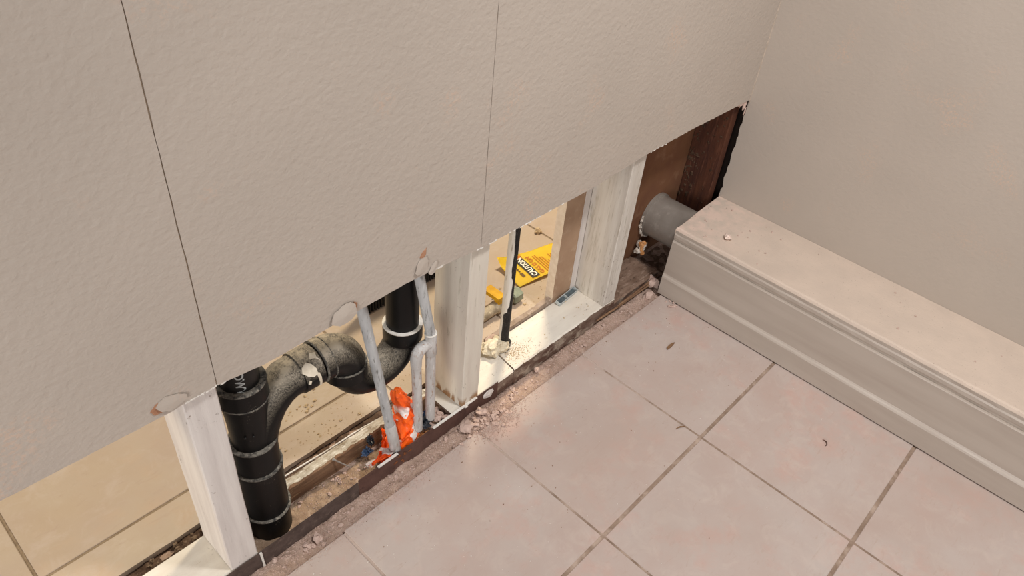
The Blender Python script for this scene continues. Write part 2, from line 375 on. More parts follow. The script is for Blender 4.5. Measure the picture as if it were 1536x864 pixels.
# ------------------------------------------------------------------ setting: drywall
BOT = [(-2.2, .417), (-.97, .4163), (-.80, .4125), (-.74, .4153), (-.672, .408), (-.604, .410), (-.524, .413), (-.448, .4155), (-.398, .4136), (-.2975, .4055), (-.18, .4054), (-.03, .4045), (.139, .4146), (.30, .417), (.49, .413), (.56, .413)]
def zb(x):
    for (a, za), (b, zc) in zip(BOT, BOT[1:]):
        if a <= x <= b: return za + (zc-za)*(x-a)/(b-a)
    return BOT[-1][1]
SC = [-.7365, -.3000]
wall_back = empty('wall_back', (-.3, Y0, .41))
tag(wall_back, 'greige textured drywall sawn off above the open stud bays', kind='structure')
def panel(x0, x1, y0, y1, mat, j, seed, name='drywall_panel', edge=.0008, step=.007):
    n = max(2, int((x1-x0)/step)); low = []
    for k in range(n+1):
        x = x0 + (x1-x0)*k/n; low.append((x, zb(x) + j*noise.noise(Vector((x*70, seed, 0))) + j*.6*noise.noise(Vector((x*260, seed, 4)))))
    m = 150; up = lambda xe, s: [(xe + edge*noise.noise(Vector((0, s, zz*30))) + edge*.5*noise.noise(Vector((3, s, zz*140))), zz) for zz in [.42 + (2.4-.42)*k/m for k in range(m+1)]]
    poly = low + up(x1, seed+1.3) + up(x0, seed+2.6)[::-1]
    bm = bmesh.new(); slab_xz(bm, poly, y0, y1); return keep(obj(name, bm, mat), wall_back)
panel(-2.2, SC[0]-.0008, Y0, Y0+.0022, M['wall'], .0008, 1)
panel(SC[0]+.0006, SC[1]-.0005, Y0, Y0+.0022, M['wall'], .0008, 5)
panel(SC[1]+.0005, WX-.0005, Y0, Y0+.0022, M['wall'], .0009, 9)
panel(-2.2, WX+.02, Y0+.0022, YS-.0006, M['gypsum'], .0012, 13, 'gypsum_core', 0, .012)
# white torn paper fringes along the sawn edge
def fringe(x0, x1, n, seed, h=.004, mat='white'):
    r = random.Random(seed); bm = bmesh.new()
    for _ in range(n):
        x = r.uniform(x0, x1); w = r.uniform(.002, .009); z = zb(x) + r.uniform(-.0010, .0012)
        y = Y0 - r.uniform(.0003, .0012); dz = r.uniform(.0006, h*.5)
        pts = [(x, z - dz*.3), (x+w*.5, z-dz*.7), (x+w, z+.0005), (x+w*.6, z+dz*.7), (x+w*.2, z+dz*.4)]
        slab_xz(bm, pts, y, y+.0006)
    return keep(obj('torn_paper', bm, M[mat]), wall_back)
fringe(-.778, -.733, 16, 1); fringe(-.407, -.385, 8, 2, .006); fringe(-.31, -.27, 9, 3, .003); fringe(-.24, -.10, 18, 4, .004); fringe(.09, .20, 9, 5, .003); fringe(.20, .40, 12, 6, .002, 'caulk')
# peeling paint flakes: outline in x,z, bulging off the wall
def flake(name, pts, mat, lift, tilt=0, parent=wall_back):
    fine = []
    for k, (x, z) in enumerate(pts):
        x2, z2 = pts[(k+1) % len(pts)]
        for q in range(4):
            t = q/4; j = .0013 if q else .0004
            fine.append((x+(x2-x)*t + j*noise.noise(Vector((x*900+q*7.3, k*2.1, 1))), z+(z2-z)*t + j*noise.noise(Vector((z*900+q*5.1, k*3.3, 8)))))
    pts = fine
    bm = bmesh.new(); cx = sum(p[0] for p in pts)/len(pts); cz = sum(p[1] for p in pts)/len(pts)
    zmin = min(p[1] for p in pts); zmax = max(p[1] for p in pts)
    f = lambda x, z: Y0 - .0006 - lift*(.3 + .7*(zmax - z)/(zmax - zmin + 1e-6))
    c0 = bm.verts.new((cx, f(cx, cz) - lift*.35, cz)); ring = [bm.verts.new((x, f(x, z), z)) for x, z in pts]
    c1 = bm.verts.new((cx, f(cx, cz) - lift*.35 + .0012, cz)); r2 = [bm.verts.new((x, f(x, z)+.0012, z)) for x, z in pts]
    n = len(pts)
    for k in range(n):
        bm.faces.new((c0, ring[k], ring[(k+1) % n])); bm.faces.new((c1, r2[(k+1) % n], r2[k])); bm.faces.new((ring[k], r2[k], r2[(k+1) % n], ring[(k+1) % n]))
    return keep(obj(name, bm, M[mat]), parent)
flake('torn_patch', [(-.814, .428), (-.807, .435), (-.799, .436), (-.797, .427), (-.803, .419), (-.811, .421)], 'flakeback', .0004)
flake('paint_flake', [(-.808, .431), (-.803, .437), (-.795, .4395), (-.781, .435), (-.773, .429), (-.773, .4225), (-.784, .420), (-.793, .4175), (-.803, .4225)], 'wall_s', .003)
flake('paint_flake', [(-.578, .4185), (-.572, .431), (-.558, .437), (-.545, .437), (-.538, .430), (-.5375, .417), (-.547, .411), (-.556, .4095), (-.567, .410)], 'wall_s', .006)
flake('torn_patch', [(-.5405, .423), (-.5385, .433), (-.533, .428), (-.534, .418), (-.539, .412)], 'flakeback', .0005)
flake('torn_patch', [(-.424, .449), (-.4185, .457), (-.412, .461), (-.413, .451), (-.418, .446)], 'flakeback', .0006)
flake('paint_flake', [(-.434, .427), (-.428, .441), (-.421, .447), (-.413, .447), (-.409, .438), (-.4125, .427), (-.421, .4225), (-.430, .422)], 'wall_s', .003)
flake('paint_flake', [(-.409, .414), (-.402, .425), (-.392, .429), (-.391, .424), (-.397, .412), (-.404, .4095)], 'wall_s', .003)

wall_right = empty('wall_right', (WX, -.3, .16)); tag(wall_right, 'smooth greige wall above the boxed ledge', kind='structure')
bm = bmesh.new(); zs = [.02 + k*.008 for k in range(50)] + [.43 + k*.1 for k in range(20)] + [2.4]
edge = [(Y0 + .0018 + (.0045*noise.noise(Vector((0, 5, z*45))) + .0022*noise.noise(Vector((1, 2, z*170))) if z < .412 else .0), z) for z in zs]
poly = [(-1.9, 0.0), (-1.9, 2.4)] + edge[::-1]
a = [bm.verts.new((WX, y, z)) for y, z in poly]; b = [bm.verts.new((WX+.013, y, z)) for y, z in poly]
bm.faces.new(a); bm.faces.new(b[::-1])
for k in range(len(poly)): bm.faces.new((a[k], b[k], b[(k+1) % len(poly)], a[(k+1) % len(poly)]))
keep(obj('drywall_panel', bm, M['wall_s']), wall_right)
bm = bmesh.new(); tube(bm, [(WX-.0005, Y0-.0002, .405+.01*k) for k in range(120)], [.0014+.0010*abs(noise.noise(Vector((0, 0, k*.5)))) for k in range(120)], 8, wob=.5)
keep(obj('caulk', bm, M['caulk'], smooth=True), wall_right)
bm = bmesh.new()
lump(bm, (.505, .334, .412), .010, 2, .5, 2, (1.2, .4, .9), 4); lump(bm, (.521, .332, .404), .006, 2, .5, 2, (1, .5, 1.8), 6); lump(bm, (.530, .331, .385), .003, 2, .5, 2, (1, .5, 3), 8)
keep(obj('plaster_dab', bm, M['chunk']), wall_right)
# far side wall: brown paper back of the far drywall, plus its upper part
wall_far = empty('wall_far', (.3, .43, 0)); tag(wall_far, 'brown paper back of the far drywall behind the right stud bays', kind='structure')
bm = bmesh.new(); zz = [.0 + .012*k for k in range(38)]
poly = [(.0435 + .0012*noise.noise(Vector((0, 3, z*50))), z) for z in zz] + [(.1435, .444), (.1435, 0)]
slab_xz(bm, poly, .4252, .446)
for f in bm.faces:
    if abs(f.normal.y) < .5: f.material_index = 1
bm.normal_update()
for f in bm.faces: f.material_index = 0 if abs(f.normal.y) > .5 else 1
keep(obj('drywall_panel', bm, [M['paper_bounce'], M['gypsum']]), wall_far)  # left piece coloured as if lit by bounce off the plate
keep(bxo('drywall_panel', (.144, .75, .4249, .446, 0, .444), M['paper'], None, 0), wall_far)
keep(bxo('drywall_panel', (-2.2, .75, .4252, .438, .4455, 2.4), M['paper'], None, 0), wall_far)
bm = bmesh.new(); nn = 40
top = [(-.155 + .1975*k/nn, .0425 + .0025*noise.noise(Vector((k*.4, 0, 0))) + (.003 if k > 32 else 0)) for k in range(nn+1)]
slab_xz(bm, top + [(.0425, .0), (-.155, .0)], .4258, .4375); bm.normal_update()
for f in bm.faces: f.material_index = 1 if f.normal.z > .5 else 0
keep(obj('drywall_remnant', bm, [M['remnant'], M['gypsum']]), wall_far)

keep(bxo('paint_band', (.104, .123, .4242, .4252, .034, .46), M['stud'], None, .0003), wall_far)
# ------------------------------------------------------------------ baseboard and boxed ledge along the right wall
E1 = .3065
prof = [(B, .0032), (B, .0495), (B+.0015, .0530), (B+.0045, .0555), (B+.0060, .0585), (B+.0060, .1470), (B+.0072, .1490), (B+.012, .1490), (B+.012, .0032)]
bm = bmesh.new()
prism_y(bm, prof, -1.85, E1, 150, lambda k, x, y, z: (x + .0004*n3(0, y, z, 25, k), y + (.002*n3(x, 0, z, 60) if y > .30 else 0), z + .0005*n3(0, y, z, 14, k)))
base = obj('baseboard_right', bm, M['trim']); tag(base, 'greige moulded baseboard along the front of the boxed ledge', kind='structure')
led = empty('boxed_ledge', (.42, -.3, 0)); tag(led, 'low boxed ledge with a dusty flat top running along the right wall', 'ledge')
bm = bmesh.new(); xf = B+.0125
prism_y(bm, [(xf, .004), (xf, .153), (xf-.0010, .156), (xf-.0010, .163), (xf+.0008, .1665), (xf+.0003, .1735), (xf+.010, .1735), (xf+.010, .004)], -1.85, E1+.002, 160,
        lambda k, x, y, z: (x + .0010*n3(0, y, z, 30, k), y, z + (.0009*n3(0, y, 0, 20, k) if z > .15 else 0)))
keep(obj('front_panel', bm, M['trim']), led)
bm = bmesh.new(); pr = [(xf+.0012, .1740), (xf+.0030, .1785), (xf+.008, .1795), (.36, .1750), (.42, .1705), (.48, .1660), (WX-.0004, .1615), (WX-.0004, .150), (xf+.0012, .1640)]
def jt(k, x, y, z):
    e = .0014*n3(0, y, 0, 45, 2) + .0022*max(0, n3(0, y, 0, 9, 7)-.3) if k < 3 else 0
    yy = y + (.022*(x-.3)/.234 + .004*n3(x, 0, 0, 70) if y > .306 else 0)
    return (x + e, yy, z + .0006*n3(x, y, 0, 30, 1) + .4*e)
prism_y(bm, pr, -1.85, E1+.001, 170, jt)
keep(obj('top_panel', bm, M['ledge']), led)

# ------------------------------------------------------------------ studs, plates, strips
def stud(x0, x1, mat, label, y0=YS, y1=.425, z0=.0305, name='wall_stud', z1=2.35):
    bm = bmesh.new(); n = 40; rings = []
    for k in range(n+1):
        t = k/n; z = z0 + (z1-z0)*(t*.2 if t < .5 else .1+.9*(t-.5)/.5)
        w = [.0007*n3(q, z, 0, 12, q) for q in range(4)]; c = .0016
        pr = [(x0+c, y0), (x1-c, y0), (x1, y0+c), (x1, y1-c), (x1-c, y1), (x0+c, y1), (x0, y1-c), (x0, y0+c)]
        rings.append([bm.verts.new((x + .0006*n3(x, y, z, 30), y + .0006*n3(y, x, z, 30, 4), z)) for x, y in pr])
    for a, b in zip(rings, rings[1:]):
        for k in range(8): bm.faces.new((a[k], a[(k+1) % 8], b[(k+1) % 8], b[k]))
    bm.faces.new(rings[0]); bm.faces.new(rings[-1])
    o = obj(name, bm, mat); tag(o, label, 'stud', 'exposed wall studs'); return o
stud(-.7765, -.7335, M['stud'], 'white painted wall stud left of the black drain stack', z0=.0295)
stud(-.3070, -.2640, M['stud_bare'], 'white painted wall stud with bare wood at its foot, right of the copper pipes')
stud(.1230, .1652, M['stud_scuff'], 'scuffed white wall stud nearest the right corner, before the brown bay', z0=.034)
ds = stud(.505, .5305, M['darkwood'], 'dark red-brown unpainted stud in the right corner behind the ledge', y0=.3445, y1=.4245, z0=-.01)
bm = bmesh.new(); r = random.Random(3)
for k in range(110):
    z = r.uniform(.13, .40); y = .4245 - abs(r.gauss(0, .012)) if k < 60 else r.uniform(.352, .42)
    lump(bm, (.5045, y, z), r.choice([r.uniform(.0008, .0018), r.uniform(.001, .0032)]), 1, .8, 2, (.5, r.uniform(.5, 2.4), r.uniform(.5, 2.4)), k)
obj('dust_clumps', bm, M['cobweb'], ds)['kind'] = 'stuff'
vb = bxo('gap_filler', (.575, .60, .30, .46, -.02, 2.35), M['void'], None, 0); tag(vb, 'added dark block filling in shade behind the corner gap', kind='structure')  # block added to keep the gap black and stop world light leaking in
def plate(x0, x1, z1, label, tmat='plate_top', skew0=0, skew1=0, y0=YS, y1=.4252, z0=-.0118, step=.008):
    bm = bmesh.new(); n = max(3, int((x1-x0)/step)); rings = []
    for k in range(n+1):
        t = k/n; row = []
        for (y, z) in [(y0, z0), (y0, z1-.003), (y0+.003, z1), (y0+.028, z1), (y0+.056, z1), (y1-.002, z1), (y1, z1-.002), (y1, z0)]:
            s = (y-y0)/(y1-y0); x = (x0 + skew0*s)*(1-t) + (x1 + skew1*s)*t
            f = .0016*n3(x, z, 0, 55, 2) + .001*n3(x, z, 0, 180, 5) if y < y0+.004 else 0
            row.append(bm.verts.new((x, y + f, z + (.0006*n3(x, y, 0, 40) if z > 0 else 0))))
        rings.append(row)
    for a, b in zip(rings, rings[1:]):
        for k in range(8):
            f = bm.faces.new((a[k], a[(k+1) % 8], b[(k+1) % 8], b[k])); f.material_index = 1 if k in (0, 6, 7) else 0
    for q in (rings[0], rings[-1]): bm.faces.new(q).material_index = 1
    o = obj('sole_plate', bm, [M[tmat], M['plate_front']]); tag(o, label, 'board', 'sole plates under the studs'); return o
plate(-2.1, -.733, .0285, 'cream painted sole plate under the leftmost stud')
plate(-.331, -.1645, .0300, 'short white painted sole plate under the middle stud', skew1=.012)
plate(-.1635, .166, .0335, 'cream painted sole plate between the gas pipe and the scuffed stud', skew0=.012)
p3 = plate(.167, .345, .020, 'dirty bare sole plate in the right corner bay beside the duct', 'dirtyplank', skew1=-.02)
def strip(x0, x1, z0, z1, lab, mat, seed):
    bm = bmesh.new(); n = int((x1-x0)/.006); fr = []; bk = []
    for k in range(n+1):
        x = x0 + (x1-x0)*k/n; w = .0011*noise.noise(Vector((x*18, seed, 0)))
        zt = z1 + .0008*noise.noise(Vector((x*60, seed, 3))); lean = .0012
        fr.append([bm.verts.new((x, .3392+w, z0)), bm.verts.new((x, .3392+w+lean, zt))]); bk.append([bm.verts.new((x, .3414+w*.5, z0)), bm.verts.new((x, .3416+w*.5, zt))])
    for k in range(n):
        bm.faces.new((fr[k][0], fr[k+1][0], fr[k+1][1], fr[k][1])); bm.faces.new((bk[k][1], bk[k+1][1], bk[k+1][0], bk[k][0]))
        bm.faces.new((fr[k][1], fr[k+1][1], bk[k+1][1], bk[k][1])); bm.faces.new((fr[k][0], bk[k][0], bk[k+1][0], fr[k+1][0]))
    for k in (0, n): bm.faces.new((fr[k][0], fr[k][1], bk[k][1], bk[k][0]))
    o = obj('metal_strip', bm, M[mat]); tag(o, lab, 'metal strip', 'rusty edge strips along the trench'); return o
sa = strip(-.99, -.5465, -.012, .0285, 'dull brown metal edge strip in front of the black drain stack', 'rust', 1)
sb = strip(-.5455, -.2113, -.012, .0325, 'reddish rusty metal edge strip in front of the orange bag', 'rust2', 4)
def smear(parent, pts, y, mat, name, th=.0008):
    bm = bmesh.new(); slab_xz(bm, pts, y, y+th); return obj(name, bm, M[mat], parent)
smear(sa, [(-.7325, .029), (-.7290, .029), (-.7285, .0), (-.7275, -.0105), (-.7315, -.0110), (-.7310, .0)], .3375, 'white', 'paint_run', .0025)
def top_paint(parent, x0, x1, z, seed):
    n = int((x1-x0)/.003); xs = [x0 + (x1-x0)*k/n for k in range(n+1)]
    low = [(x, z - .0006 - .0012*abs(noise.noise(Vector((x*130, seed, 0))))) for x in xs]
    bm = bmesh.new(); slab_xz(bm, low + [(x, z + .0009) for x in xs[::-1]], .3376, .3424)
    return obj('paint_edge', bm, M['white'], parent)
top_paint(sb, -.505, -.462, .0327, 2); top_paint(sb, -.38, -.27, .0328, 3)
r = random.Random(5)
for k in range(7):
    x = -.455 + r.uniform(-.018, .018); z = .012 + r.uniform(-.012, .012); w = r.uniform(.002, .006)
    smear(sb, [(x, z), (x+w, z-.002), (x+w*1.6, z+.001), (x+w, z+.003)], .3386, 'rustspot', 'rust_spot')
bm = bmesh.new(); lump(bm, (-.2990, .3385, .0305), .0035, 2, .4, 2, (1.2, .7, 1), 3); obj('paint_dab', bm, M['white'], sb)
bm = bmesh.new(); lump(bm, (-.238, .3385, .020), .010, 2, .5, 2, (1.3, .18, 1), 9); obj('paint_dab', bm, M['stud'], sb)
# ragged remains of the sole plate behind the pipes
bm = bmesh.new(); n = 90; rows = []
for k in range(n+1):
    x = -.641 + (.313)*k/n; rg = .004*n3(x, 0, 0, 60, 2) + .0025*n3(x, 0, 0, 180, 7); yb = .4255
    zt = .029 + .003*n3(x, 1, 0, 40, 3)
    rows.append([bm.verts.new(c) for c in [(x, .4075, -.012), (x, .4070, zt-.004+rg*.5), (x, .4095+rg, zt-.0005+rg*.3), (x, .4180, zt), (x, yb, zt+.001), (x, yb, -.012)]])
for a, b in zip(rows, rows[1:]):
    for k in range(6): bm.faces.new((a[k], a[(k+1) % 6], b[(k+1) % 6], b[k])).material_index = 1 if k in (2, 3) else 0
for q in (rows[0], rows[-1]): bm.faces.new(q)
o = obj('wood_strip', bm, [M['oldwood'], M['raggedtop']]); tag(o, 'splintered brown wood strip with flaking white top behind the drain trap', 'board')
bm = bmesh.new(); tube(bm, [(-.72 + .03*k, .4545 - .0012*k + .0008*math.sin(k*1.7), .0035+.0012*math.sin(k)) for k in range(14)], .0016, 8)
o = obj('edge_bead', bm, M['white']); tag(o, 'thin white edge bead along the gap behind the wood strip', 'bead')

# ------------------------------------------------------------------ black drain: stack, branch, elbow, trap, tail piece
DX, DY = -.682, .395
dr = empty('drain_pipe', (DX, DY, -.01)); tag(dr, 'black plastic drain stack with a curved trap and paint drips in the left bay', 'pipe')
def dpart(name, bm, mat, smooth=True, parent=None):
    o = obj(name, bm, M[mat], smooth=smooth, angle=38)
    if parent: o.parent = parent
    else: keep(o, dr)
    return o
bm = bmesh.new(); lathe_z(bm, DX, DY, [(.0268, .30), (.0268, .62)]); upipe = dpart('upper_pipe', bm, 'abs_clean')
bm = bmesh.new(); lathe_z(bm, DX, DY, [(.0280, -.014), (.0280, .02), (.0290, .05), (.0290, .25), (.0300, .275), (.0320, .30), (.0320, .303), (.0345, .304), (.0345, .334), (.0275, .3345), (.0275, .31)]); h0 = dpart('tee_body', bm, 'abs')
bm = bmesh.new(); lathe_z(bm, DX, DY, [(.0300, .158), (.0338, .160), (.0338, .206), (.0352, .2065), (.0352, .212), (.0305, .2135)]); h1 = dpart('hub', bm, 'abs')
bm = bmesh.new(); lathe_z(bm, DX, DY, [(.0290, .048), (.0340, .0505), (.0345, .140), (.0362, .150), (.0362, .1555), (.0300, .1565)]); h2 = dpart('hub', bm, 'abs')
bm = bmesh.new(); lathe_z(bm, DX, DY, [(.0300, -.014), (.0335, -.013), (.0335, .042), (.0368, .0435), (.0368, .0500), (.0300, .0515)]); h3 = dpart('hub', bm, 'abs')
for z, rr, hh in ((.3335, .0350, h0), (.3030, .0352, h0), (.2120, .0356, h1), (.1560, .0366, h2), (.0500, .0376, h3)):
    bm = bmesh.new(); ring_on(bm, (DX, DY, z-.0026), (DX, DY, z+.0016), rr-.003, rr); dpart('hub_lip', bm, 'lip', True, hh)
AZ = .288; UX0 = -.517; UX1 = -.402; UR = (UX1-UX0)/2; UZ = .252
# swept branch
br = [(DX+.004, DY, .185), (DX+.010, DY, .215), (DX+.020, DY, .243), (DX+.033, DY, .264), (DX+.048, DY, .279), (DX+.064, DY, AZ), (DX+.080, DY, AZ)]
bm = bmesh.new(); tube(bm, br, [.0285]*4+[.0290, .0300, .0300], 28); dpart('branch', bm, 'abs')
bm = bmesh.new(); tube(bm, [(DX+.079, DY, AZ), (DX+.0805, DY, AZ), (DX+.112, DY, AZ), (DX+.1125, DY, AZ)], [.029, .0325, .0325, .029], 28); bh = dpart('hub', bm, 'abs')
bm = bmesh.new(); tube(bm, [(DX+.108, DY, AZ), (DX+.118, DY, AZ)], .0268, 28); dpart('trap_arm', bm, 'abs')
# elbow
ex = UX0 - .036
el = [(DX+.1155, DY, AZ), (DX+.117, DY, AZ), (ex, DY, AZ)] + arc((ex, AZ-.036), .036, 86, 4, 8, DY) + [(UX0, DY, .2545)]
bm = bmesh.new(); tube(bm, el, [.030, .0335] + [.0335] + [.0325]*9 + [.0320], 28); elb = dpart('elbow', bm, 'abs')
for x in (DX+.1165, ex+.002):
    bm = bmesh.new(); ring_on(bm, (x-.0008, DY, AZ), (x+.0012, DY, AZ), .031, .0340); dpart('hub_lip', bm, 'lip', True, elb)
# trap
UC = (UX0+UX1)/2
tp = [(UX0, DY, .2560)] + arc((UC, UZ), UR, 180, 360, 18, DY) + [(UX1, DY, .2600)]
bm = bmesh.new(); tube(bm, tp, [.0300]*3 + [.0288]*16 + [.0300, .0310], 28); dpart('trap_bend', bm, 'abs')
bm = bmesh.new(); tube(bm, [(UX0, DY, .232), (UX0, DY, .234), (UX0, DY, .2545), (UX0, DY, .2565)], [.030, .0345, .0345, .031], 28); th = dpart('hub', bm, 'abs')
bm = bmesh.new(); ring_on(bm, (UX0, DY, .2540), (UX0, DY, .2562), .031, .0352); dpart('hub_lip', bm, 'lip', True, th)
bm = bmesh.new(); tube(bm, [(UX1, DY, .236), (UX1, DY, .240), (UX1, DY, .2660), (UX1, DY, .2680)], [.030, .0325, .0325, .029], 28); th2 = dpart('hub', bm, 'abs')
bm = bmesh.new(); ring_on(bm, (UX1, DY, .2667), (UX1, DY, .2686), .029, .0329); o = dpart('hub_lip', bm, 'lip', True, th2); o.data.materials[0] = M['white']
bm = bmesh.new(); lathe_z(bm, UX1, DY, [(.0268, .255), (.0268, .62)]); dpart('tail_pipe', bm, 'abs')
# cream paint drip over the branch hub: patch wrapped on the cylinder along x
def wrap_x(pts, xr, rad, mat, name, th=.0012):
    bm = bmesh.new(); A = []; Bv = []
    for x, ang in pts:
        a = math.radians(ang)
        A.append(bm.verts.new((x, DY - math.cos(a)*(rad+th), AZ + math.sin(a)*(rad+th)))); Bv.append(bm.verts.new((x, DY - math.cos(a)*(rad-.002), AZ + math.sin(a)*(rad-.002))))
    n = len(pts); ca = [sum(p[0] for p in pts)/n, math.radians(sum(p[1] for p in pts)/n)]
    c = bm.verts.new((ca[0], DY - math.cos(ca[1])*(rad+th*1.6), AZ + math.sin(ca[1])*(rad+th*1.6)))
    for k in range(n): bm.faces.new((c, A[k], A[(k+1) % n])); bm.faces.new((A[k], Bv[k], Bv[(k+1) % n], A[(k+1) % n]))
    return dpart(name, bm, mat, True, bh)
D = DX + .094
wrap_x([(D-.013, 52), (D-.016, 40), (D-.010, 26), (D-.002, 18), (D+.005, 20), (D+.006, 34), (D+.002, 50), (D-.004, 60)], 0, .0327, 'cream_paint', 'paint_drip')
wrap_x([(D+.003, 24), (D+.0075, 22), (D+.0090, 8), (D+.0095, -8), (D+.0105, -26), (D+.0075, -30), (D+.0060, -8), (D+.0045, 8)], 0, .0327, 'cream_paint', 'paint_drip')
wrap_x([(D+.004, 64), (D+.012, 58), (D+.017, 46), (D+.014, 60), (D+.016, 72), (D+.008, 76)], 0, .0327, 'cream_paint', 'paint_drip')
wrap_x([(D-.010, 14), (D-.007, 10), (D-.009, 2), (D-.0125, 5)], 0, .0327, 'cream_paint', 'paint_drip')
# moulded nubs on the fittings
bm = bmesh.new()
for (dx, dz) in ((-.02, .248), (-.010, .249)):
    a = math.asin(max(-1, min(1, dx/.031))); lump(bm, (DX + .0305*math.sin(a), DY - .0305*math.cos(a), dz), .0017, 2, 0)
dpart('mould_nub', bm, 'abs_clean', True, h0)
# white pipe marking, wrapped on the pipe and reading downwards
me = text_mesh('DWV', .0165, 0, .0004); c = bmesh.new(); c.from_mesh(me); bpy.data.meshes.remove(me)
for v in c.verts:
    tx, ty = v.co.x, v.co.y; ang = -.62 + ty/.0268; v.co = Vector((DX + .0271*math.sin(ang), DY - .0271*math.cos(ang), .3715 - tx))
o = dpart('marking', c, 'tagwhite', False, upipe); o['label'] = 'white printed pipe lettering'
M['pipeprint'] = m_simple('grey_white_print', ['#b9bab6', '#8f918f'], 300, .6, 0); o.data.materials[0] = M['pipeprint']

# ------------------------------------------------------------------ painted copper pipes
def sub(name, bm, mat, root, smooth=True): return keep(obj(name, bm, M[mat], smooth=smooth, angle=40), root)
c1 = empty('copper_pipe', (-.45, .352, 0)); tag(c1, 'single grey painted copper pipe running down into the orange bag', 'pipe', 'painted copper supply pipes')
def c1p(z): return (-.4635 + (z-.0777)*(-.0455/.306), .3525, z)
bm = bmesh.new(); tube(bm, [c1p(z) for z in (.0, .05, .1, .15, .2, .25, .3, .35, .40, .5)], .0082, 18); sub('pipe', bm, 'copper', c1)
bm = bmesh.new(); tube(bm, [c1p(z) for z in (.012, .0135, .102, .104)], [.0085, .0097, .0097, .0085], 18); sub('coupling', bm, 'copper2', c1)
c2 = empty('copper_pipe', (-.378, .352, 0)); tag(c2, 'pair of white painted copper pipes joined by a tee beside the middle stud', 'pipe', 'painted copper supply pipes')
bm = bmesh.new(); tube(bm, [(-.3770, .352, .050), (-.3772, .352, .1), (-.3785, .352, .20), (-.3790, .352, .25)], .0086, 18); sub('riser', bm, 'copper2', c2)
bm = bmesh.new(); tube(bm, [(-.3785, .352, .245), (-.3800, .352, .262), (-.4030, .352, .383), (-.4255, .352, .50)], .0082, 18); sub('upper_pipe', bm, 'copper', c2)
bm = bmesh.new(); tube(bm, [(-.3786, .352, .212), (-.3786, .352, .214), (-.3792, .352, .258), (-.3792, .352, .260)], [.0088, .0100, .0100, .0088], 18)
sub('tee', bm, 'copper2', c2)
bm = bmesh.new(); ring_on(bm, (-.3793, .352, .2585), (-.3795, .352, .2610), .0085, .0106, 18); sub('solder_ring', bm, 'white', c2)
pts = [(-.378, .352, .238), (-.392, .352, .240), (-.401, .352, .238), (-.4075, .352, .231), (-.4100, .352, .221), (-.4095, .352, .205)]
bm = bmesh.new(); tube(bm, pts, [.0088, .0092, .0098, .0102, .0098, .0092], 18, wob=.12); sub('elbow', bm, 'copper2', c2)
bm = bmesh.new(); tube(bm, [(-.4097, .352, .208), (-.4080, .352, .15), (-.4060, .352, .07), (-.4055, .352, .042)], .0084, 18); sub('branch_pipe', bm, 'copper2', c2)

# ------------------------------------------------------------------ gas pipe
gx, gy = -.1345, .402
g = empty('gas_pipe', (gx, gy, .033)); tag(g, 'black iron pipe with a peeling white coat rising from the sole plate', 'pipe')
bm = bmesh.new(); tube(bm, [(gx, gy, z) for z in (.034, .1, .2, .3, .4, .55)], .0098, 22); sub('pipe', bm, 'gasblack', g)
bm = bmesh.new(); n = 60; inn = []; out = []
for k in range(n+1):
    z = .05 + .47*k/n
    aR = .10 + .35*noise.noise(Vector((0, 2, z*16))) + .15*noise.noise(Vector((0, 4, z*60))) + (.45 if .15 < z < .22 else 0) + (-.35 if z < .13 else 0)
    a0 = -math.pi*.98; a1 = -.80 + aR*.8 - (.45 if z < .13 else 0)
    out.append([bm.verts.new((gx + .0106*math.sin(a0 + (a1-a0)*q/9), gy - .0106*math.cos(a0 + (a1-a0)*q/9), z)) for q in range(10)])
    inn.append([bm.verts.new((gx + .0095*math.sin(a0 + (a1-a0)*q/9), gy - .0095*math.cos(a0 + (a1-a0)*q/9), z)) for q in range(10)])
for k in range(n):
    for q in range(9): bm.faces.new((out[k][q], out[k][q+1], out[k+1][q+1], out[k+1][q]))
    for q in (0, 9): bm.faces.new((out[k][q], inn[k][q], inn[k+1][q], out[k+1][q]))
sub('paint_coat', bm, 'gaswhite', g)
bm = bmesh.new(); tube(bm, [(gx+.001, gy, .031), (gx+.001, gy, .034), (gx, gy, .050), (gx, gy, .053)], [.012, .0145, .0140, .011], 18, wob=.3); sub('fitting', bm, 'gasblack', g)
bm = bmesh.new(); lump(bm, (gx-.020, gy+.006, .042), .021, 3, .28, 2.0, (1.3, 1.0, .75), 11); lump(bm, (gx-.008, gy-.006, .046), .014, 3, .28, 1.6, (1.2, .9, .9), 3); lump(bm, (gx-.036, gy+.018, .038), .012, 2, .5, 2, (1.4, 1, .6), 5)
sub('joint_mud', bm, 'mudlump', g, False)
bm = bmesh.new(); tube(bm, [(gx-.02, gy+.026, .042), (gx-.012, gy+.024, .050), (gx-.002, gy+.022, .048)], .006, 10, wob=.3); sub('joint_mud', bm, 'chunk', g)

# ------------------------------------------------------------------ galvanised duct in the corner
vc = (.4065, .115); vr = .0535
v = empty('duct_pipe', (.4065, .38, .06)); tag(v, 'short grey metal duct running from the brown wall into the boxed ledge', 'duct')
bm = bmesh.new(); tube(bm, [(vc[0], .4245, vc[1]), (vc[0], .41, vc[1]), (vc[0], .3185, vc[1])], vr-.0015, 48, caps=True); sub('pipe', bm, 'galv', v)
bm = bmesh.new(); tube(bm, [(vc[0], .4248, vc[1]), (vc[0], .4245, vc[1]), (vc[0], .4165, vc[1]), (vc[0], .4155, vc[1])], [vr, vr+.0028, vr+.0028, vr-.002], 48); sub('collar', bm, 'galv', v)
bm = bmesh.new()
for k in range(14):
    a = math.radians(165 + k*6.5); lump(bm, (vc[0] + (vr+.002)*math.cos(a), .421, vc[1] + (vr+.002)*math.sin(a)), .0035 + .002*math.sin(k*2.1), 2, .6, 2, (1, .8, 1), k)
